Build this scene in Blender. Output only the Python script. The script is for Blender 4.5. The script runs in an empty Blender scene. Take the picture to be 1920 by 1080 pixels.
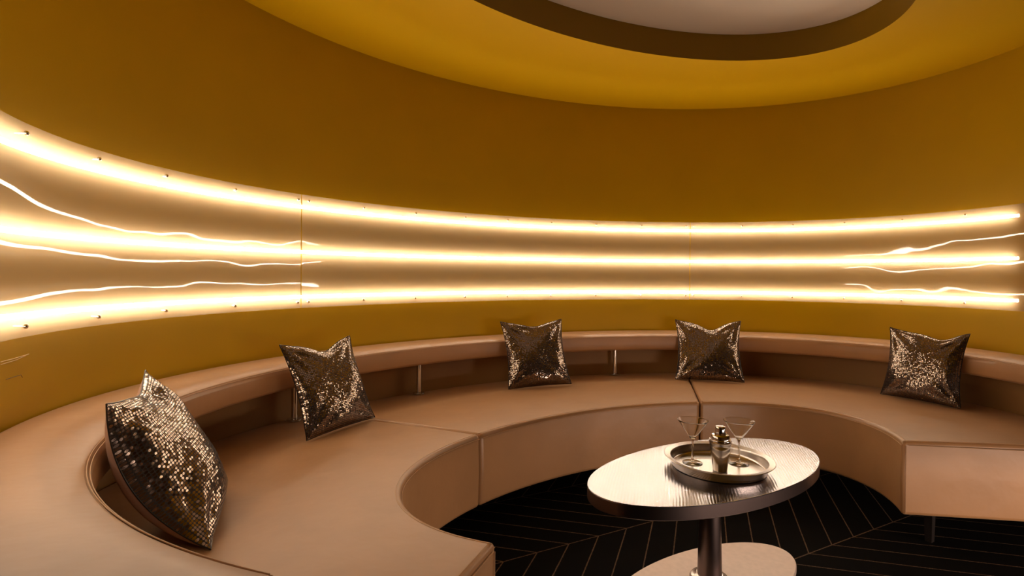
import bpy, bmesh, math, random
from mathutils import Vector, Matrix
random.seed(7)
C = bpy.context.scene.collection
SC = bpy.context.scene
rad = math.radians

# ------------------------------------------------------------------ camera
cam = bpy.data.cameras.new('camera'); co = bpy.data.objects.new('camera', cam); C.objects.link(co)
cam.sensor_fit = 'HORIZONTAL'; cam.sensor_width = 36; cam.lens = 19.1407; cam.shift_y = -0.011438
cam.clip_start = 0.02; cam.clip_end = 60
RT, UP, FW = Vector((0.859441, -0.511186, 0.007136)), Vector((-0.004457, 0.006465, 0.999969)), Vector((0.511216, 0.859446, -0.003278))
m = Matrix((RT, UP, -FW)).transposed().to_4x4(); m.translation = Vector((-1.782347, -1.659474, 1.215))
co.matrix_world = m; SC.camera = co

# ------------------------------------------------------------------ world, exposure, lamp colours
w = bpy.data.worlds.new('world'); SC.world = w; w.use_nodes = True
w.node_tree.nodes['Background'].inputs[0].default_value = (0.0, 0.0, 0.0, 1)
vs = SC.view_settings; vs.view_transform = 'Standard'; vs.look = 'None'; vs.gamma = 1; vs.use_curve_mapping = False
vs.exposure = 0.0
LED = (1.0, 0.85, 0.68)
STRIP_POWER = 76.0
cy = SC.cycles
cy.max_bounces = 10; cy.diffuse_bounces = 5; cy.glossy_bounces = 5; cy.transmission_bounces = 8; cy.transparent_max_bounces = 12
cy.sample_clamp_indirect = 6.0; cy.blur_glossy = 0.5
cy.use_denoising = True

# ------------------------------------------------------------------ materials
def new_mat(name):
    mt = bpy.data.materials.new(name); mt.use_nodes = True
    nt = mt.node_tree; return mt, nt, nt.nodes['Principled BSDF']

def N(nt, kind, **kw):
    n = nt.nodes.new(kind)
    for k, v in kw.items(): setattr(n, k, v)
    return n

def math_node(nt, op, a, b=None):
    n = N(nt, 'ShaderNodeMath', operation=op)
    for i, v in enumerate((a, b)):
        if v is None: continue
        if isinstance(v, (int, float)): n.inputs[i].default_value = v
        else: nt.links.new(v, n.inputs[i])
    return n.outputs[0]

def simple(name, col, rough=0.5, metal=0.0, spec=0.5, bump=None, noise=None):
    """bump=(scale, strength, distance); noise=(scale, amount) varies the colour a little"""
    mt, nt, b = new_mat(name)
    b.inputs['Base Color'].default_value = (*col, 1); b.inputs['Roughness'].default_value = rough
    b.inputs['Metallic'].default_value = metal; b.inputs['Specular IOR Level'].default_value = spec
    tc = N(nt, 'ShaderNodeTexCoord')
    if noise:
        t = N(nt, 'ShaderNodeTexNoise'); t.inputs['Scale'].default_value = noise[0]; t.inputs['Detail'].default_value = 4
        nt.links.new(tc.outputs['Object'], t.inputs['Vector'])
        mr = N(nt, 'ShaderNodeMapRange'); mr.inputs['From Min'].default_value = .3; mr.inputs['From Max'].default_value = .7
        mr.inputs['To Min'].default_value = 1 - noise[1]; mr.inputs['To Max'].default_value = 1 + noise[1]
        nt.links.new(t.outputs['Fac'], mr.inputs['Value'])
        mx = N(nt, 'ShaderNodeVectorMath', operation='SCALE'); mx.inputs[0].default_value = col
        nt.links.new(mr.outputs[0], mx.inputs['Scale']); nt.links.new(mx.outputs[0], b.inputs['Base Color'])
    if bump:
        t = N(nt, 'ShaderNodeTexNoise'); t.inputs['Scale'].default_value = bump[0]; t.inputs['Detail'].default_value = 3
        nt.links.new(tc.outputs['Object'], t.inputs['Vector'])
        bp = N(nt, 'ShaderNodeBump'); bp.inputs['Strength'].default_value = bump[1]; bp.inputs['Distance'].default_value = bump[2]
        nt.links.new(t.outputs['Fac'], bp.inputs['Height']); nt.links.new(bp.outputs[0], b.inputs['Normal'])
    return mt

M = {}
M['gold'] = simple('gold_paint', (0.47, 0.28, 0.001), 0.45, 0, 0.15, bump=(60, 0.05, 0.002), noise=(2.5, 0.04))
M['gold_lit'] = simple('ceiling_gold_lit', (0.70, 0.415, 0.001), 0.5, 0, 0.15)  # wall gold lightened: the ceiling's stronger light is put into the colour
M['scuff_light'] = simple('light_scuff', (0.75, 0.55, 0.25), 0.6)
M['scuff_dark'] = simple('dark_scuff', (0.10, 0.05, 0.0), 0.6)
M['riser'] = simple('gold_shaded', (0.20, 0.11, 0.002), 0.5, 0, 0.15)  # wall gold darkened: the shade inside the well is put into the colour
M['back_panel'] = simple('brown_back_panel', (0.32, 0.175, 0.06), 0.5, 0, 0.3)
M['white'] = simple('white_plaster', (0.85, 0.74, 0.64), 0.7)
M['corridor'] = simple('brown_paint', (0.20, 0.10, 0.03), 0.6)
M['leather'] = simple('tan_upholstery', (0.37, 0.197, 0.086), 0.38, 0, 0.5, bump=(9, 0.12, 0.02), noise=(5, 0.06))
lb = M['leather'].node_tree.nodes['Principled BSDF']; lb.inputs['Sheen Weight'].default_value = 0.15; lb.inputs['Sheen Tint'].default_value = (1, .8, .55, 1)
M['thread'] = simple('tan_thread', (0.50, 0.31, 0.17), 0.6)
M['black'] = simple('black_metal', (0.012, 0.009, 0.008), 0.4, 0.0, 0.4)
M['chrome'] = simple('chrome', (0.70, 0.68, 0.66), 0.12, 1.0)
M['steel'] = simple('polished_steel', (0.68, 0.65, 0.62), 0.10, 1.0)
M['brushed'] = simple('brushed_steel', (0.62, 0.58, 0.56), 0.26, 1.0)
M['dark_steel'] = simple('dark_steel', (0.17, 0.13, 0.125), 0.30, 1.0)
M['pink_satin'] = simple('pink_satin', (0.42, 0.27, 0.20), 0.5, 0, 0.4, bump=(14, 0.2, 0.01))
M['base_metal'] = simple('base_metal', (0.74, 0.62, 0.56), 0.5, 0.7, noise=(40, 0.05))

def glass_mat():
    mt, nt, b = new_mat('clear_glass')
    b.inputs['Base Color'].default_value = (1, .99, .97, 1); b.inputs['Roughness'].default_value = 0.0
    b.inputs['Transmission Weight'].default_value = 1.0; b.inputs['IOR'].default_value = 1.48
    return mt
M['glass'] = glass_mat()

def tabletop_mat():
    mt, nt, b = new_mat('rippled_steel')
    b.inputs['Base Color'].default_value = (0.43, 0.425, 0.46, 1); b.inputs['Metallic'].default_value = 1.0
    b.inputs['Roughness'].default_value = 0.2
    tc = N(nt, 'ShaderNodeTexCoord'); mp = N(nt, 'ShaderNodeMapping'); mp.inputs['Rotation'].default_value = (0, 0, rad(46))
    nt.links.new(tc.outputs['Object'], mp.inputs['Vector'])
    wv = N(nt, 'ShaderNodeTexWave'); wv.inputs['Scale'].default_value = 30; wv.inputs['Distortion'].default_value = 5.0
    wv.inputs['Detail'].default_value = 1.0; wv.inputs['Detail Scale'].default_value = 0.25
    nt.links.new(mp.outputs[0], wv.inputs['Vector'])
    bp = N(nt, 'ShaderNodeBump'); bp.inputs['Strength'].default_value = 0.12; bp.inputs['Distance'].default_value = 0.003
    nt.links.new(wv.outputs['Fac'], bp.inputs['Height']); nt.links.new(bp.outputs[0], b.inputs['Normal'])
    return mt
M['table'] = tabletop_mat()

def sequin_mat():
    mt, nt, b = new_mat('sequin_cloth')
    L = nt.links.new
    uv = N(nt, 'ShaderNodeUVMap')
    sc = N(nt, 'ShaderNodeVectorMath', operation='SCALE'); sc.inputs['Scale'].default_value = 55
    L(uv.outputs[0], sc.inputs[0])
    fr = N(nt, 'ShaderNodeVectorMath', operation='FRACTION'); L(sc.outputs[0], fr.inputs[0])
    fl = N(nt, 'ShaderNodeVectorMath', operation='FLOOR'); L(sc.outputs[0], fl.inputs[0])
    ds = N(nt, 'ShaderNodeVectorMath', operation='DISTANCE'); L(fr.outputs[0], ds.inputs[0]); ds.inputs[1].default_value = (.5, .5, 0)
    disc = math_node(nt, 'LESS_THAN', ds.outputs['Value'], 0.42)
    oi = N(nt, 'ShaderNodeObjectInfo')
    ad = N(nt, 'ShaderNodeVectorMath', operation='ADD'); L(fl.outputs[0], ad.inputs[0])
    L(math_node(nt, 'MULTIPLY', oi.outputs['Random'], 97.0), ad.inputs[1])
    wn = N(nt, 'ShaderNodeTexWhiteNoise', noise_dimensions='3D'); L(ad.outputs[0], wn.inputs['Vector'])
    sb = N(nt, 'ShaderNodeVectorMath', operation='SUBTRACT'); L(wn.outputs['Color'], sb.inputs[0]); sb.inputs[1].default_value = (.5, .5, .5)
    s2 = N(nt, 'ShaderNodeVectorMath', operation='SCALE'); L(sb.outputs[0], s2.inputs[0]); s2.inputs['Scale'].default_value = 0.24
    ge = N(nt, 'ShaderNodeNewGeometry')
    a2 = N(nt, 'ShaderNodeVectorMath', operation='ADD'); L(ge.outputs['Normal'], a2.inputs[0]); L(s2.outputs[0], a2.inputs[1])
    nn = N(nt, 'ShaderNodeVectorMath', operation='NORMALIZE'); L(a2.outputs[0], nn.inputs[0])
    L(nn.outputs[0], b.inputs['Normal'])
    mc = N(nt, 'ShaderNodeMix', data_type='RGBA'); L(disc, mc.inputs['Factor'])
    mc.inputs['A'].default_value = (0.014, 0.009, 0.007, 1); mc.inputs['B'].default_value = (0.31, 0.24, 0.20, 1)
    L(mc.outputs['Result'], b.inputs['Base Color'])
    L(disc, b.inputs['Metallic'])
    mr = N(nt, 'ShaderNodeMapRange'); L(disc, mr.inputs['Value']); mr.inputs['To Min'].default_value = .7; mr.inputs['To Max'].default_value = .15
    L(mr.outputs[0], b.inputs['Roughness'])
    return mt
M['sequin'] = sequin_mat()

def strip_mat():
    mt = bpy.data.materials.new('warm_led'); mt.use_nodes = True; nt = mt.node_tree; nt.nodes.clear()
    L = nt.links.new
    uv = N(nt, 'ShaderNodeUVMap'); sx = N(nt, 'ShaderNodeSeparateXYZ'); L(uv.outputs[0], sx.inputs[0])
    f = math_node(nt, 'FRACT', math_node(nt, 'DIVIDE', sx.outputs[0], 0.0167))
    d = math_node(nt, 'LESS_THAN', math_node(nt, 'ABSOLUTE', math_node(nt, 'SUBTRACT', f, 0.5)), 0.25)
    st = math_node(nt, 'MULTIPLY', math_node(nt, 'ADD', math_node(nt, 'MULTIPLY', d, 0.9), 0.55), STRIP_POWER)
    em = N(nt, 'ShaderNodeEmission'); em.inputs[0].default_value = (*LED, 1); L(st, em.inputs[1])
    o = N(nt, 'ShaderNodeOutputMaterial'); L(em.outputs[0], o.inputs[0])
    mt.cycles.emission_sampling = 'FRONT'
    return mt
M['led'] = strip_mat()

def panel_mat():
    """acrylic sheet, hazed on its back, slightly wavy on its polished front"""
    mt = bpy.data.materials.new('hazed_acrylic'); mt.use_nodes = True; nt = mt.node_tree; nt.nodes.clear()
    L = nt.links.new
    tr = N(nt, 'ShaderNodeBsdfTransparent'); tr.inputs[0].default_value = (.95, .92, .88, 1)
    tl = N(nt, 'ShaderNodeBsdfTranslucent'); tl.inputs[0].default_value = (.62, .47, .29, 1)
    df = N(nt, 'ShaderNodeBsdfDiffuse'); df.inputs[0].default_value = (.40, .28, .15, 1)
    m1 = N(nt, 'ShaderNodeMixShader'); m1.inputs[0].default_value = 0.45; L(tl.outputs[0], m1.inputs[1]); L(df.outputs[0], m1.inputs[2])
    m2 = N(nt, 'ShaderNodeMixShader'); m2.inputs[0].default_value = 0.52; L(tr.outputs[0], m2.inputs[1]); L(m1.outputs[0], m2.inputs[2])
    gl = N(nt, 'ShaderNodeBsdfGlossy'); gl.inputs['Roughness'].default_value = 0.015
    tc = N(nt, 'ShaderNodeTexCoord'); mp = N(nt, 'ShaderNodeMapping'); mp.inputs['Scale'].default_value = (1, 1, 1.6)
    L(tc.outputs['Object'], mp.inputs['Vector'])
    no = N(nt, 'ShaderNodeTexNoise'); no.inputs['Scale'].default_value = 2.2; no.inputs['Detail'].default_value = 1.5
    L(mp.outputs[0], no.inputs['Vector'])
    bp = N(nt, 'ShaderNodeBump'); bp.inputs['Strength'].default_value = 1.0; bp.inputs['Distance'].default_value = 0.0035
    L(no.outputs['Fac'], bp.inputs['Height']); L(bp.outputs[0], gl.inputs['Normal'])
    # reflectance of a thin sheet, the same from both sides
    ge = N(nt, 'ShaderNodeNewGeometry'); dt = N(nt, 'ShaderNodeVectorMath', operation='DOT_PRODUCT')
    L(ge.outputs['Incoming'], dt.inputs[0]); L(ge.outputs['Normal'], dt.inputs[1])
    gz = math_node(nt, 'POWER', math_node(nt, 'SUBTRACT', 1.0, math_node(nt, 'ABSOLUTE', dt.outputs['Value'])), 5.0)
    fr = math_node(nt, 'ADD', math_node(nt, 'MULTIPLY', gz, 0.75), 0.06)
    m3 = N(nt, 'ShaderNodeMixShader'); L(fr, m3.inputs[0]); L(m2.outputs[0], m3.inputs[1]); L(gl.outputs[0], m3.inputs[2])
    o = N(nt, 'ShaderNodeOutputMaterial'); L(m3.outputs[0], o.inputs[0])
    return mt
M['panel'] = panel_mat()

def carpet_mat():
    mt, nt, b = new_mat('chevron_carpet')
    L = nt.links.new
    b.inputs['Roughness'].default_value = 0.95; b.inputs['Specular IOR Level'].default_value = 0.1
    tc = N(nt, 'ShaderNodeTexCoord'); mp = N(nt, 'ShaderNodeMapping', vector_type='TEXTURE')
    mp.inputs['Location'].default_value = (0.2016, 0.294, 0); mp.inputs['Rotation'].default_value = (0, 0, rad(-2.75))
    L(tc.outputs['Object'], mp.inputs['Vector'])
    nz = N(nt, 'ShaderNodeTexNoise'); nz.inputs['Scale'].default_value = 160; L(tc.outputs['Object'], nz.inputs['Vector'])
    jit = N(nt, 'ShaderNodeVectorMath', operation='MULTIPLY_ADD'); L(nz.outputs['Color'], jit.inputs[0])
    jit.inputs[1].default_value = (.006, .006, 0); L(mp.outputs[0], jit.inputs[2])
    sx = N(nt, 'ShaderNodeSeparateXYZ'); L(jit.outputs[0], sx.inputs[0])
    X, Y = sx.outputs[0], sx.outputs[1]
    W, P = 0.553, 0.166
    # distance to the nearest spine, triangle wave of the chevron
    yy = math_node(nt, 'DIVIDE', Y, W)
    dsp = math_node(nt, 'MULTIPLY', math_node(nt, 'ABSOLUTE', math_node(nt, 'SUBTRACT', yy, math_node(nt, 'ROUND', yy))), W)
    spine = math_node(nt, 'LESS_THAN', dsp, 0.0026)
    tri = math_node(nt, 'PINGPONG', Y, W)          # folds at every spine
    ph = math_node(nt, 'DIVIDE', math_node(nt, 'SUBTRACT', X, math_node(nt, 'MULTIPLY', tri, -1.09)), P)
    dl = math_node(nt, 'ABSOLUTE', math_node(nt, 'SUBTRACT', ph, math_node(nt, 'ROUND', ph)))
    line = math_node(nt, 'LESS_THAN', dl, 0.0036 / P)
    msk = math_node(nt, 'MAXIMUM', spine, line)
    spk = N(nt, 'ShaderNodeTexNoise'); spk.inputs['Scale'].default_value = 420; L(tc.outputs['Object'], spk.inputs['Vector'])
    msk2 = math_node(nt, 'MULTIPLY', msk, math_node(nt, 'GREATER_THAN', spk.outputs['Fac'], 0.42))
    mc = N(nt, 'ShaderNodeMix', data_type='RGBA'); L(msk2, mc.inputs['Factor'])
    mc.inputs['A'].default_value = (0.0014, 0.0010, 0.0010, 1); mc.inputs['B'].default_value = (0.16, 0.105, 0.07, 1)
    L(mc.outputs['Result'], b.inputs['Base Color'])
    return mt
M['carpet'] = carpet_mat()

# ------------------------------------------------------------------ geometry helpers
A0, B0 = 2.2, 1.585                 # the room's wall ellipse (semi axes, metres)
def ell(a, b, t, off=0.0, z=0.0):
    t = rad(t); c, s = math.cos(t), math.sin(t)
    n = Vector((c / a, s / b)).normalized()
    return Vector((a * c + n.x * off, b * s + n.y * off, z))

def mesh_obj(name, verts, faces, mat, parent=None, smooth=True, mats=None, midx=None, sharp=35):
    me = bpy.data.meshes.new(name); me.from_pydata([tuple(v) for v in verts], [], faces)
    bm = bmesh.new(); bm.from_mesh(me); bmesh.ops.remove_doubles(bm, verts=bm.verts, dist=1e-6)
    bmesh.ops.recalc_face_normals(bm, faces=bm.faces); bm.to_mesh(me); bm.free()
    me.materials.append(mat)
    for mm in (mats or []): me.materials.append(mm)
    if smooth:
        me.polygons.foreach_set('use_smooth', [True] * len(me.polygons))
        me.set_sharp_from_angle(angle=rad(sharp))
    o = bpy.data.objects.new(name, me); C.objects.link(o)
    if parent: o.parent = parent
    return o

def tag(o, label=None, cat=None, group=None, kind=None):
    if label: o['label'] = label
    if cat: o['category'] = cat
    if group: o['group'] = group
    if kind: o['kind'] = kind
    return o

def empty(name, loc, label, cat, group=None):
    o = bpy.data.objects.new(name, None); C.objects.link(o); o.location = loc; o.empty_display_size = .05
    return tag(o, label, cat, group)

def rel(o, parent):
    """keep the mesh where it stands although its parent is an Empty at the thing's base"""
    o.parent = parent
    off = Vector(parent.location)
    for v in o.data.vertices: v.co -= off
    return o

def sweep(sections, closed_profile=True, closed_path=False, caps=True):
    """sections: list of equal-length point loops -> verts, faces"""
    n = len(sections[0]); V = [p for s in sections for p in s]; F = []
    k = len(sections)
    for i in range(k if closed_path else k - 1):
        j = (i + 1) % k
        for a in range(n if closed_profile else n - 1):
            b = (a + 1) % n
            F.append((i * n + a, i * n + b, j * n + b, j * n + a))
    if caps and not closed_path and closed_profile:
        F.append(tuple(range(n))[::-1]); F.append(tuple((k - 1) * n + i for i in range(n)))
    return V, F

def bevel(o, width, segs=3, angle=40):
    md = o.modifiers.new('bevel', 'BEVEL'); md.width = width; md.segments = segs; md.limit_method = 'ANGLE'; md.angle_limit = rad(angle)
    md.harden_normals = False
    return o

def tube_pts(pts, r, seg=8):
    secs = []
    for i, p in enumerate(pts):
        d = (pts[min(i + 1, len(pts) - 1)] - pts[max(i - 1, 0)]).normalized()
        u = d.orthogonal() if abs(d.z) > .9 else d.cross(Vector((0, 0, 1)))
        u.normalize(); v = d.cross(u).normalized()
        secs.append([p + r * (math.cos(2 * math.pi * k / seg) * u + math.sin(2 * math.pi * k / seg) * v) for k in range(seg)])
    return sweep(secs)

def merge(parts):
    V, F = [], []
    for v, f in parts:
        n = len(V); V += v; F += [tuple(i + n for i in q) for q in f]
    return V, F

def lathe(prof, seg=48, center=(0, 0, 0)):
    """prof: (r, z) polyline"""
    c = Vector(center); secs = []
    d = [prof[0]]                                   # short steps keep the shading of long straight flanks flat
    for a, b in zip(prof, prof[1:]):
        k = max(1, int(math.hypot(b[0] - a[0], b[1] - a[1]) / .006))
        d += [(lerp(a[0], b[0], i / k), lerp(a[1], b[1], i / k)) for i in range(1, k + 1)]
    prof = d
    for k in range(seg):
        a = 2 * math.pi * k / seg
        secs.append([c + Vector((r * math.cos(a), r * math.sin(a), z)) for r, z in prof])
    V, F = sweep(secs, closed_profile=False, closed_path=True)
    return V, F

def lerp(a, b, t): return a + (b - a) * t

# ------------------------------------------------------------------ the room
T0, T1 = -23.5, 203.5               # the lounge's wall runs between these angles; the rest is its open side
def wall_back():
    secs = []
    n = 200
    for i in range(n + 1):
        t = lerp(T0, T1, i / n)
        secs.append([ell(A0, B0, t, o, z) for o, z in ((.03, 0), (.03, 2.49), (.15, 2.49), (.15, 0))])
    parts = [sweep(secs)]; nf = len(parts[0][1])
    for pts in (((171.24, .9764), (169.54, .9761), (167.88, .9777), (166.82, .9793)), ((171.23, .9695), (168.7, .971), (166.82, .9793))):
        parts.append(tube_pts([ell(A0, B0, t, .0299, z) for t, z in pts], .0011, 6))
    nl = sum(len(p[1]) for p in parts)
    parts.append(tube_pts([ell(A0, B0, t, .0299, z) for t, z in ((170.37, .9258), (169.11, .9263), (168.03, .9266), (167.78, .9178))], .0009, 6))
    V, F = merge(parts)
    o = mesh_obj('wall_back', V, F, M['gold'], mats=[M['scuff_light'], M['scuff_dark']])
    for i, p in enumerate(o.data.polygons): p.material_index = 0 if i < nf else 1 if i < nl else 2
    return tag(o, kind='structure')
wall_back()
def low_panel():
    secs = []
    for i in range(161):
        t = lerp(T0, T1, i / 160)
        secs.append([ell(A0, B0, t, o, z) for o, z in ((.022, .3), (.022, .74), (.03, .74), (.03, .3))])
    V, F = sweep(secs)
    return tag(mesh_obj('trim_2', V, F, M['back_panel']), kind='structure')
low_panel()

X0, X1, Y0 = -3.1, 3.1, -3.3        # corridor in front of the lounge
def slab(name, x0, x1, y0, y1, z0, z1, mat):
    V = [(x, y, z) for z in (z0, z1) for y in (y0, y1) for x in (x0, x1)]
    F = [(0, 1, 3, 2), (4, 5, 7, 6), (0, 1, 5, 4), (2, 3, 7, 6), (0, 2, 6, 4), (1, 3, 7, 5)]
    return tag(mesh_obj(name, V, F, mat, smooth=False), kind='structure')
slab('floor', X0 - .1, X1 + .1, Y0 - .1, 1.9, -.1, 0, M['carpet'])
slab('wall_front', X0, X1, Y0 - .1, Y0, 0, 2.7, M['corridor'])
JX, JY = ell(A0, B0, T1, .15).x, ell(A0, B0, T1, .15).y
slab('wall_left', X0 - .1, X0, Y0 - .1, JY + .1, 0, 2.7, M['corridor'])
slab('wall_right', X1, X1 + .1, Y0 - .1, JY + .1, 0, 2.7, M['corridor'])
slab('wall_left_return', X0, JX + .02, JY, JY + .1, 0, 2.7, M['gold'])
slab('wall_right_return', -JX - .02, X1, JY, JY + .1, 0, 2.7, M['gold'])

def ceiling():
    n = 192
    CA, CB, OA, OB = 2.221, 1.610, 1.395, 0.743
    prof = [(0.0, 2.478), (.04, 2.4795), (.12, 2.484), (.3, 2.497), (.6, 2.513), (.85, 2.518), (1.0, 2.517)]
    secs = []; well = []
    for i in range(n):
        t = 360 * i / n
        o = ell(CA, CB, t); q = ell(OA, OB, t)
        row = []
        # outer slab edge: past the wall, or out to the corridor's walls
        c, s = math.cos(rad(t)), math.sin(rad(t))
        if t > T1 and t < 360 + T0:
            d = Vector((c * CA, s * CB))
            k = min((X1 if d.x > 0 else X0) / d.x if abs(d.x) > 1e-6 else 9e9, Y0 / d.y if d.y < -1e-6 else 9e9)
            row.append(Vector((d.x * k, d.y * k, 2.478)))
        else:
            row.append(ell(CA, CB, t, .16, 2.478))
        for f, z in prof: row.append(Vector((lerp(o.x, q.x, f), lerp(o.y, q.y, f), z)))
        # the round well: riser, then up to the recessed white disc's seat
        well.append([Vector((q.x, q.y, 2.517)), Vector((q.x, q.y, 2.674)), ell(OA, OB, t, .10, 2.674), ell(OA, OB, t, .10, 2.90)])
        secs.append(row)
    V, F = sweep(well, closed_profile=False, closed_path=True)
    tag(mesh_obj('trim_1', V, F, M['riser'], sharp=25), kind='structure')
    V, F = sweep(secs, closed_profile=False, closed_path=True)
    return tag(mesh_obj('ceiling', V, F, M['gold_lit'], sharp=25), kind='structure')
ceiling()
def well_disc():
    secs = []; n = 128
    for i in range(n):
        t = 360 * i / n
        row = []
        for f in (1.06, 1.0, .97, .9, .8, .65, .5, .35, .2, .08):
            h = 0.26 * max(0, 1 - min(f, 1) ** 2)
            row.append(Vector((1.395 * f * math.cos(rad(t)), .743 * f * math.sin(rad(t)), 2.6745 + h)))
        secs.append(row)
    V, F = sweep(secs, closed_profile=False, closed_path=True)
    F.append(tuple(i * 10 + 9 for i in range(n)))
    return tag(mesh_obj('ceiling_dome', V, F, M['white']), kind='structure')
well_disc()

# ------------------------------------------------------------------ light band: three LED strips behind hazed acrylic panels
def led_strip(z, label):
    n = 240; V = []; F = []
    ts = [lerp(-18.7, 198.5, i / n) for i in range(n + 1)]
    arc = 0; prev = None; S = []
    for t in ts:
        p = ell(A0, B0, t, .03)
        if prev is not None: arc += (p - prev).length
        prev = p; S.append(arc)
    K = 3
    for i, t in enumerate(ts):
        for k in range(K):
            a = math.pi * k / (K - 1)
            V.append(ell(A0, B0, t, .0297 - .0006 * math.sin(a), z - .0075 * math.cos(a)))
    for i in range(n):
        for k in range(K - 1):
            F.append((i * K + k, i * K + k + 1, (i + 1) * K + k + 1, (i + 1) * K + k))
    me = bpy.data.meshes.new('led_strip'); me.from_pydata([tuple(v) for v in V], [], F)
    uvl = me.uv_layers.new(name='UVMap')
    for lp in me.loops:
        uvl.data[lp.index].uv = (S[lp.vertex_index // K], (lp.vertex_index % K) / K)
    me.materials.append(M['led'])
    o = bpy.data.objects.new('led_strip', me); C.objects.link(o)
    return tag(o, label, 'light strip', 'LED strips of the light band')
led_strip(1.557, 'topmost of the three glowing warm white LED strips along the gold wall')
led_strip(1.324, 'middle one of the three glowing warm white LED strips along the gold wall')
led_strip(1.0915, 'lowest of the three glowing warm white LED strips, nearest the bench backrest')

def screw_parts(t, z, parent):
    """button head on a short stand-off that reaches the wall"""
    p = ell(A0, B0, t, 0, z); a = rad(t)
    n = Vector((math.cos(a) / A0, math.sin(a) / B0, 0)).normalized()
    u = Vector((-n.y, n.x, 0)); v = Vector((0, 0, 1))
    prof = [(00, -.0125), (.003, -.012), (.0058, -.0095), (.0068, -.006), (.0068, -.0035), (.0032, -.0032), (.0032, .0295), (00, .0297)]
    secs = []
    for k in range(14):
        b = 2 * math.pi * k / 14
        secs.append([p + n * d + r * (math.cos(b) * u + math.sin(b) * v) for r, d in prof])
    V, F = sweep(secs, closed_profile=False, closed_path=True)
    o = mesh_obj('screw', V, F, M['chrome']); rel(o, parent)

def panel(t0, t1, screws, label):
    tm = (t0 + t1) / 2
    e = empty('acrylic_panel', ell(A0, B0, tm, 0, 1.036), label, 'panel', 'acrylic panels of the light band')
    n = 90; secs = []
    for i in range(n + 1):
        t = lerp(t0, t1, i / n)
        secs.append([ell(A0, B0, t, o, z) for o, z in ((0, 1.036), (0, 1.617))])
    V, F = sweep(secs, closed_profile=False)
    o = mesh_obj('sheet', V, F, M['panel']); rel(o, e)
    for t in screws:
        for z in (1.588, 1.065): screw_parts(t, z, e)
panel(T0, 48.13, [47.4, 36.9, 25.9, 14.9, 3.0, -9.5, -21.8], 'hazed acrylic panel on the right over the strips, above the rightmost cushion')
panel(48.27, 125.68, [49.15, 58.9, 68.7, 78.2, 87.2, 95.7, 105.3, 114.9, 124.6], 'hazed acrylic panel in the middle of the light band, above the third cushion')
panel(125.82, T1, [126.4, 136.8, 147.7, 158.1, 169.8, 181.2, 192.0, 202.2], 'hazed acrylic panel on the left over the strips, with wavy reflections, nearest the camera')

# ------------------------------------------------------------------ curved bench: three seat sections
SA, SB, SZ, SF = 1.209, 0.699, 0.478, 0.145
def seat_pt(ti, to, f, z):
    a = ell(SA, SB, ti) + Vector((.0253, -.0279, 0)); b = ell(A0, B0, to, .019)
    return Vector((lerp(a.x, b.x, f), lerp(a.y, b.y, f), z))
def seat_section(ti0, ti1, to0, to1, label, legs, end_seams):
    um = .5
    base = seat_pt(lerp(ti0, ti1, um), lerp(to0, to1, um), .4, 0)
    e = empty('bench_seat', base, label, 'bench', 'upholstered seats of the curved bench')
    n = 72; secs = []; gap = .0026
    fr = [0, .02, .06, .15, .3, .5, .7, .85, 1.0]
    for i in range(n + 1):
        u = lerp(gap, 1 - gap, i / n)
        ti, to = lerp(ti0, ti1, u), lerp(to0, to1, u)
        row = [seat_pt(ti, to, 0, SF), seat_pt(ti, to, -.004, lerp(SF, SZ, .5))]
        row += [seat_pt(ti, to, f, SZ + .006 * math.sin(math.pi * f) ** .8) for f in fr]
        row += [seat_pt(ti, to, 1, SF)]
        secs.append(row)
    V, F = sweep(secs)
    o = mesh_obj('upholstery', V, F, M['leather'], sharp=30); rel(o, e); bevel(o, .016, 4, 40)
    # stitching along the front edge, a pair of rows, and down the end corner
    parts = []
    for f, z in ((-.002, SZ - .019), (.019, SZ + .0005)):
        pts = [seat_pt(lerp(ti0, ti1, lerp(.006, .994, i / 90)), lerp(to0, to1, lerp(.006, .994, i / 90)), f, z) for i in range(91)]
        parts.append(tube_pts(pts, .0016, 6))
    V, F = merge(parts); s = mesh_obj('stitching', V, F, M['thread']); rel(s, e)
    for which in end_seams:
        u = .0 if which == 0 else 1.0
        ti, to = lerp(ti0, ti1, u), lerp(to0, to1, u)
        pt = lambda f, z: seat_pt(ti, to, f, z)
        a = pt(0, 0); d = (pt(1, 0) - a); d.z = 0; d.normalize(); nrm = Vector((-d.y, d.x, 0))
        if nrm.dot(seat_pt(lerp(ti0, ti1, .5), lerp(to0, to1, .5), 0, 0) - a) > 0: nrm = -nrm
        g = gap * 0
        parts = [tube_pts([pt(f, SZ - .016) + nrm * .0005 for f in [lerp(.03, .98, k / 40) for k in range(41)]], .0016, 6),
                 tube_pts([pt(f, SZ - .001 + .006 * math.sin(math.pi * f) ** .8) - nrm * .018 for f in [lerp(.03, .98, k / 40) for k in range(41)]], .0016, 6),
                 tube_pts([pt(.018, z) + nrm * .0005 for z in (SF + .01, .3, SZ - .02)], .0014, 6)]
        V, F = merge(parts); s = mesh_obj('end_stitching', V, F, M['thread']); rel(s, e)
    for (u, f) in legs:
        p = seat_pt(lerp(ti0, ti1, u), lerp(to0, to1, u), f, 0)
        V = [p + Vector((x * k, y * k, z)) for z, k in ((0, .8), (SF + .002, 1.0)) for x, y in ((-.017, -.017), (.017, -.017), (.017, .017), (-.017, .017))]
        F = [(3, 2, 1, 0), (4, 5, 6, 7)] + [(i, (i + 1) % 4, 4 + (i + 1) % 4, 4 + i) for i in range(4)]
        lg = mesh_obj('leg', V, F, M['black'], smooth=False); rel(lg, e)
    return e
LEGS = [(.06, .5), (.94, .5), (.05, .85), (.95, .85)]
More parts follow.
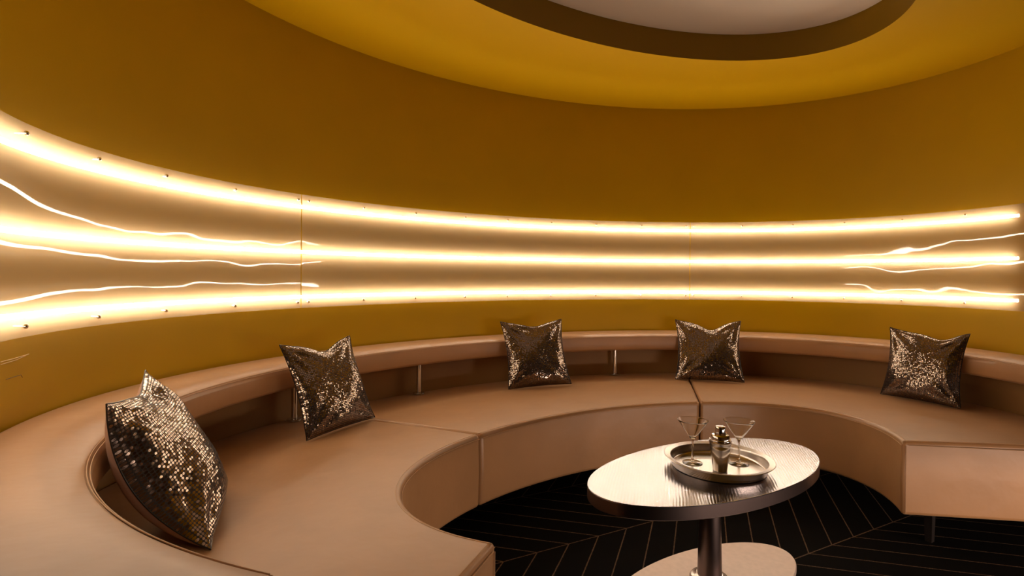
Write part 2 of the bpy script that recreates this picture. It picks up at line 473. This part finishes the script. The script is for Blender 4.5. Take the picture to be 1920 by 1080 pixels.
seat_section(-38.2, 50.5, -40.1, 48.6, 'right tan bench seat section, its square end face pointing at the camera', [(.055, .16), (.94, .5), (.06, .85), (.95, .85)], [0])
seat_section(50.5, 122.4, 48.6, 123.5, 'middle tan bench seat section behind the oval table', LEGS, [])
seat_section(122.4, 207.6, 123.5, 215.7, 'left tan bench seat section nearest the camera, its tip hiding some carpet', LEGS, [1])

# ------------------------------------------------------------------ backrest ring on chrome posts
KA, KB = 1.996, 1.474
KC = Vector((.0224, -.0191, 0))
def backrest():
    t0, t1 = -32.5, 212.6
    tm = 90
    e = empty('backrest', Vector((0, 1.5, SZ)), 'curved tan padded backrest rail running along the whole gold wall', 'backrest')
    n = 220; secs = []
    def K(t, f, z):
        a = ell(KA, KB, t) + KC
        b = ell(A0, B0, lerp(t, t + (t - 90) * .022, max(0, (abs(t - 90) - 90) / 32)), .020)
        return Vector((lerp(a.x, b.x, f), lerp(a.y, b.y, f), z))
    for i in range(n + 1):
        t = lerp(t0, t1, i / n)
        prof = [(.03, .672), (-.01, .69), (-.02, .73), (0, .768), (.10, .783), (.35, .793), (.7, .801), (1.0, .802), (1.0, .672)]
        secs.append([K(t, f, z) for f, z in prof])
    V, F = sweep(secs); o = mesh_obj('padding', V, F, M['leather'], sharp=30); rel(o, e); bevel(o, .014, 3, 45)
    parts = []
    for f, z in ((.004, .7705), (.03, .7755)):
        parts.append(tube_pts([K(lerp(t0 + .8, t1 - .8, i / 240), f, z) for i in range(241)], .0013, 6))
    V, F = merge(parts); s = mesh_obj('stitching', V, F, M['thread']); rel(s, e)
    for t in (127.8, 105.2, 84.5, 64.9, 45.5, 1.5, -27, 152, 176, 197):
        b = ell(KA, KB, t, .06, 0) + KC
        q = ell(A0, B0, t, -.045, 0) if 20 < t < 160 else b
        V, F = lathe([(0, .4865), (.036, .4865), (.036, .491), (.034, .4925), (.0145, .494), (.0145, .69), (0, .69)], 24, (q.x, q.y, 0))
        p = mesh_obj('post', V, F, M['chrome']); rel(p, e)
backrest()

# ------------------------------------------------------------------ sequin cushions
def cushion(x, y, yaw, tilt, L, roll, label, dip=(.5, .0), seed=0, thick=.062, bow=0.0, expo=.55, rear=.45):
    yaw, tilt, roll = rad(yaw), rad(tilt), rad(roll)
    ex = Vector((math.cos(yaw), math.sin(yaw), 0)); nn = Vector((math.sin(yaw), -math.cos(yaw), 0))
    up = math.cos(tilt) * Vector((0, 0, 1)) - math.sin(tilt) * nn
    e2 = math.cos(roll) * ex + math.sin(roll) * up; u2 = -math.sin(roll) * ex + math.cos(roll) * up
    n2 = e2.cross(u2)
    rnd = random.Random(seed)
    e = empty('cushion', Vector((x, y, .492)), label, 'cushion', 'sequin cushions on the curved bench')
    n = 44
    ph = [rnd.uniform(0, 6.28) for _ in range(8)]
    def pt(i, j, side):
        u, v = -1 + 2 * i / n, -1 + 2 * j / n
        ou = u * (1 - .105 * (1 - v * v)); ov = v
        # bottom edge lies flat, top edge sags between its two ears
        sag = .13 * (1 - u * u) * max(0, v) ** 3
        d = dip[1] * math.exp(-((u - dip[0]) / .35) ** 2) * max(0, v) ** 2
        ov = v - sag - d + .03 * (1 - u * u) * max(0, -v) ** 3
        f = max(0, (1 - u * u) * (1 - v * v))
        back = bow * (1 - v * v) * ((1 - u) / 2) ** 2
        h = thick * (f ** expo) * (1 + .18 * -v)
        # creases from the corners and a few soft folds
        w = 0
        for (cu, cv, k) in ((-1, 1, 0), (1, 1, 1), (-1, -1, 2), (1, -1, 3)):
            a = math.atan2(v - cv, u - cu); r = math.hypot(u - cu, v - cv)
            w += .006 * math.sin(a * 11 + ph[k]) * math.exp(-(r - .35) ** 2 * 5)
        w += .006 * math.sin(3.1 * u + 2.3 * v + ph[4]) + .004 * math.sin(-4.2 * u + 3.7 * v + ph[5])
        w += -.02 * d / max(.01, dip[1] + .01)
        h = max(0, h + w * min(1, f * 3)) if side > 0 else -max(0, h * rear)
        return e2 * (ou * L / 2) + u2 * (L / 2 + ov * L / 2) + n2 * (h - back)
    def half(side, name, mat):
        V = [pt(i, j, side) for j in range(n + 1) for i in range(n + 1)]
        F = []
        for j in range(n):
            for i in range(n):
                q = (j * (n + 1) + i, j * (n + 1) + i + 1, (j + 1) * (n + 1) + i + 1, (j + 1) * (n + 1) + i)
                F.append(q if side > 0 else q[::-1])
        me = bpy.data.meshes.new(name); me.from_pydata([tuple(v) for v in V], [], F)
        uvl = me.uv_layers.new(name='UVMap')
        for lp in me.loops:
            k = lp.vertex_index; uvl.data[lp.index].uv = ((k % (n + 1)) / n, (k // (n + 1)) / n)
        me.polygons.foreach_set('use_smooth', [True] * len(me.polygons)); me.materials.append(mat)
        o = bpy.data.objects.new(name, me); C.objects.link(o); o.parent = e
    half(1, 'sequin_front', M['sequin']); half(-1, 'fabric_back', M['pink_satin'])
    rim = [pt(i, 0, 1) for i in range(n)] + [pt(n, j, 1) for j in range(n)] + [pt(n - i, n, 1) for i in range(n)] + [pt(0, n - j, 1) for j in range(n)]
    secs = []; k = len(rim)
    for i, p in enumerate(rim):
        d = (rim[(i + 1) % k] - rim[i - 1]).normalized(); a = n2; b = d.cross(a).normalized()
        secs.append([p + .0022 * (math.cos(2 * math.pi * q / 6) * a + math.sin(2 * math.pi * q / 6) * b) for q in range(6)])
    V, F = sweep(secs, closed_path=True)
    me = mesh_obj('edge_seam', V, F, M['black']); me.parent = e
    return e
cushion(-1.702, .196, 82.9, 29.1, .462, 1.0, 'sequin cushion nearest the camera, at the far left, its pink back showing', (.15, .06), 1, .085, .07, .55, .95)
cushion(-1.156, .924, 32.5, 23.1, .437, 0, 'tilted sequin cushion second from the left, beside two chrome posts', (.1, .16), 2)
cushion(.181, 1.269, -11.3, 19.6, .442, 1.2, 'sequin cushion in the middle of the five, left of a lone chrome post', (.05, .08), 3)
cushion(1.312, .869, -47.3, 27.0, .450, .5, 'sequin cushion standing over the seat seam behind the martini glasses', (.1, .22), 4)
cushion(1.895, -.140, -94.9, 13.5, .422, .4, 'sequin cushion at the far right of the bench', (.4, .14), 5)

# ------------------------------------------------------------------ oval table
TX, TY, TZ = -.01, -.22, .465
def oval(a, b, t, z): return Vector((TX + a * math.cos(rad(t)), TY + b * math.sin(rad(t)), z))
def table():
    e = empty('table', (TX, TY, 0), 'oval pedestal table with a rippled pale steel top', 'table')
    n = 128
    def disc(name, prof, mat, center_top=True):
        secs = [[oval(a, b, 360 * i / n, z) for a, b, z in prof] for i in range(n)]
        V, F = sweep(secs, closed_profile=False, closed_path=True)
        k = len(prof)
        F.append(tuple(i * k for i in range(n))); F.append(tuple(i * k + k - 1 for i in range(n)))
        return rel(mesh_obj(name, V, F, mat, sharp=25), e)
    a, b = .573, .282
    disc('tabletop', [(a - .001, b - .001, TZ - .003), (a - .001, b - .001, TZ - .0006), (a - .002, b - .002, TZ)], M['table'])
    disc('edge_band', [(a - .004, b - .004, TZ - .048), (a, b, TZ - .045), (a, b, TZ - .003), (a - .002, b - .002, TZ - .0031)], M['dark_steel'])
    V, F = lathe([(0, .02), (.047, .02), (.044, .15), (.036, TZ - .0482), (0, TZ - .0482)], 40, (TX, TY, 0))
    rel(mesh_obj('column', V, F, M['dark_steel']), e)
    V, F = lathe([(.046, .018), (.076, .018), (.076, .024), (.070, .033), (.058, .036), (.050, .042), (.046, .042)], 40, (TX, TY, 0))
    rel(mesh_obj('flange', V, F, M['brushed']), e)
    disc('base_plate', [(.470, .200, 0), (.475, .205, .003), (.475, .205, .016), (.472, .202, .02)], M['base_metal'])
table()

def tray():
    c = (.011, -.24, TZ + .0005)
    e = empty('serving_tray', c, 'round brushed steel serving tray lying on the oval table', 'tray')
    V, F = lathe([(0, .0), (.172, .0), (.176, .002), (.183, .032), (.2035, .037), (.205, .0385), (.2035, .040), (.1815, .0355), (.180, .033), (.1735, .005), (.171, .0025), (0, .0025)], 96)
    o = mesh_obj('tray_body', V, F, M['brushed'], sharp=40); o.parent = e
tray()

def martini(x, y, label):
    e = empty('martini_glass', (x, y, TZ + .0032), label, 'glass', 'martini glasses on the tray')
    V, F = lathe([(0, 0), (.036, 0), (.0385, .0008), (.0385, .0018), (.030, .0032), (.012, .006), (.0055, .012), (.0042, .02), (0, .02)], 48)
    mesh_obj('foot', V, F, M['glass'], e, sharp=60)
    V, F = lathe([(0, .0201), (.0042, .0201), (.0034, .04), (.0034, .07), (.0044, .088), (.0065, .0949), (0, .0949)], 32)
    mesh_obj('stem', V, F, M['glass'], e, sharp=60)
    V, F = lathe([(0, .095), (.0066, .095), (.012, .101), (.0585, .170), (.0592, .1715), (.0583, .172), (.0571, .1705), (.012, .1035), (.006, .0995), (0, .099)], 64)
    mesh_obj('bowl', V, F, M['glass'], e, sharp=60)
martini(-.048, -.164, 'empty martini glass on the left side of the steel tray')
martini(.106, -.262, 'empty martini glass on the right side, behind the cocktail shaker')

def shaker():
    e = empty('cocktail_shaker', (-.0227, -.275, TZ + .0032), 'polished steel cocktail shaker standing on the tray between two glasses', 'shaker')
    V, F = lathe([(0, 0), (.0245, 0), (.0265, .002), (.0375, .088), (.0385, .100), (.0415, .112), (.0425, .114), (.042, .116), (.036, .116), (0, .116)], 56)
    mesh_obj('cup', V, F, M['steel'], e)
    V, F = lathe([(0, .1162), (.0395, .1162), (.040, .1185), (.0390, .121), (.0350, .1222), (.0345, .1335), (.0310, .1385), (.0225, .1400), (.0215, .1455), (0, .1455)], 56)
    mesh_obj('strainer', V, F, M['steel'], e)
    V, F = lathe([(0, .1457), (.0200, .1457), (.0204, .148), (.0196, .166), (.0180, .1695), (.0150, .171), (0, .1712)], 48)
    mesh_obj('cap', V, F, M['steel'], e)
shaker()

# ------------------------------------------------------------------ added fill light out of view: low tube brightening the bench fronts
def added_fill_tube(x0, x1, y, z, r, power):
    e = empty('added_fill_tube', ((x0 + x1) / 2, y, 0), 'added out-of-view fill light, a long low hooded tube before the lounge', 'lamp')
    def stand(x):
        V, F = merge([lathe([(0, 0), (.09, 0), (.09, .012), (.012, .016), (.012, z), (0, z)], 24, (x, y, 0)),
                      tube_pts([Vector((x - .025, y, z)), Vector((x + .025, y, z))], r + .008, 20)])
        rel(mesh_obj('stand', V, F, M['black']), e)
    stand(x0); stand(x1)
    hz = z + r + .012  # hood shaped to keep the added light off the upper wall
    V = [Vector((a, y + b, hz + c)) for c in (0, .006) for b in (-.06, .30) for a in (x0 - .03, x1 + .03)]
    V2 = [Vector((a, y + b, c)) for c in (z - .06, hz) for b in (-.066, -.06) for a in (x0 - .03, x1 + .03)]
    box = [(0, 1, 3, 2), (4, 5, 7, 6), (0, 1, 5, 4), (2, 3, 7, 6), (0, 2, 6, 4), (1, 3, 7, 5)]
    V, F = merge([(V, box), (V2, box)])
    rel(mesh_obj('hood', V, F, M['black'], smooth=False), e)
    V, F = tube_pts([Vector((lerp(x0, x1, k / 12), y, z)) for k in range(13)], r, 20)
    mt = bpy.data.materials.new('lit_tube'); mt.use_nodes = True; nt = mt.node_tree; nt.nodes.clear()
    em = N(nt, 'ShaderNodeEmission'); em.inputs[0].default_value = (1.0, .74, .58, 1); em.inputs[1].default_value = power
    o = N(nt, 'ShaderNodeOutputMaterial'); nt.links.new(em.outputs[0], o.inputs[0])
    mt.cycles.emission_sampling = 'FRONT'
    rel(mesh_obj('glowing_tube', V, F, mt), e)
added_fill_tube(-.3, 2.3, -2.45, .24, .032, 86)
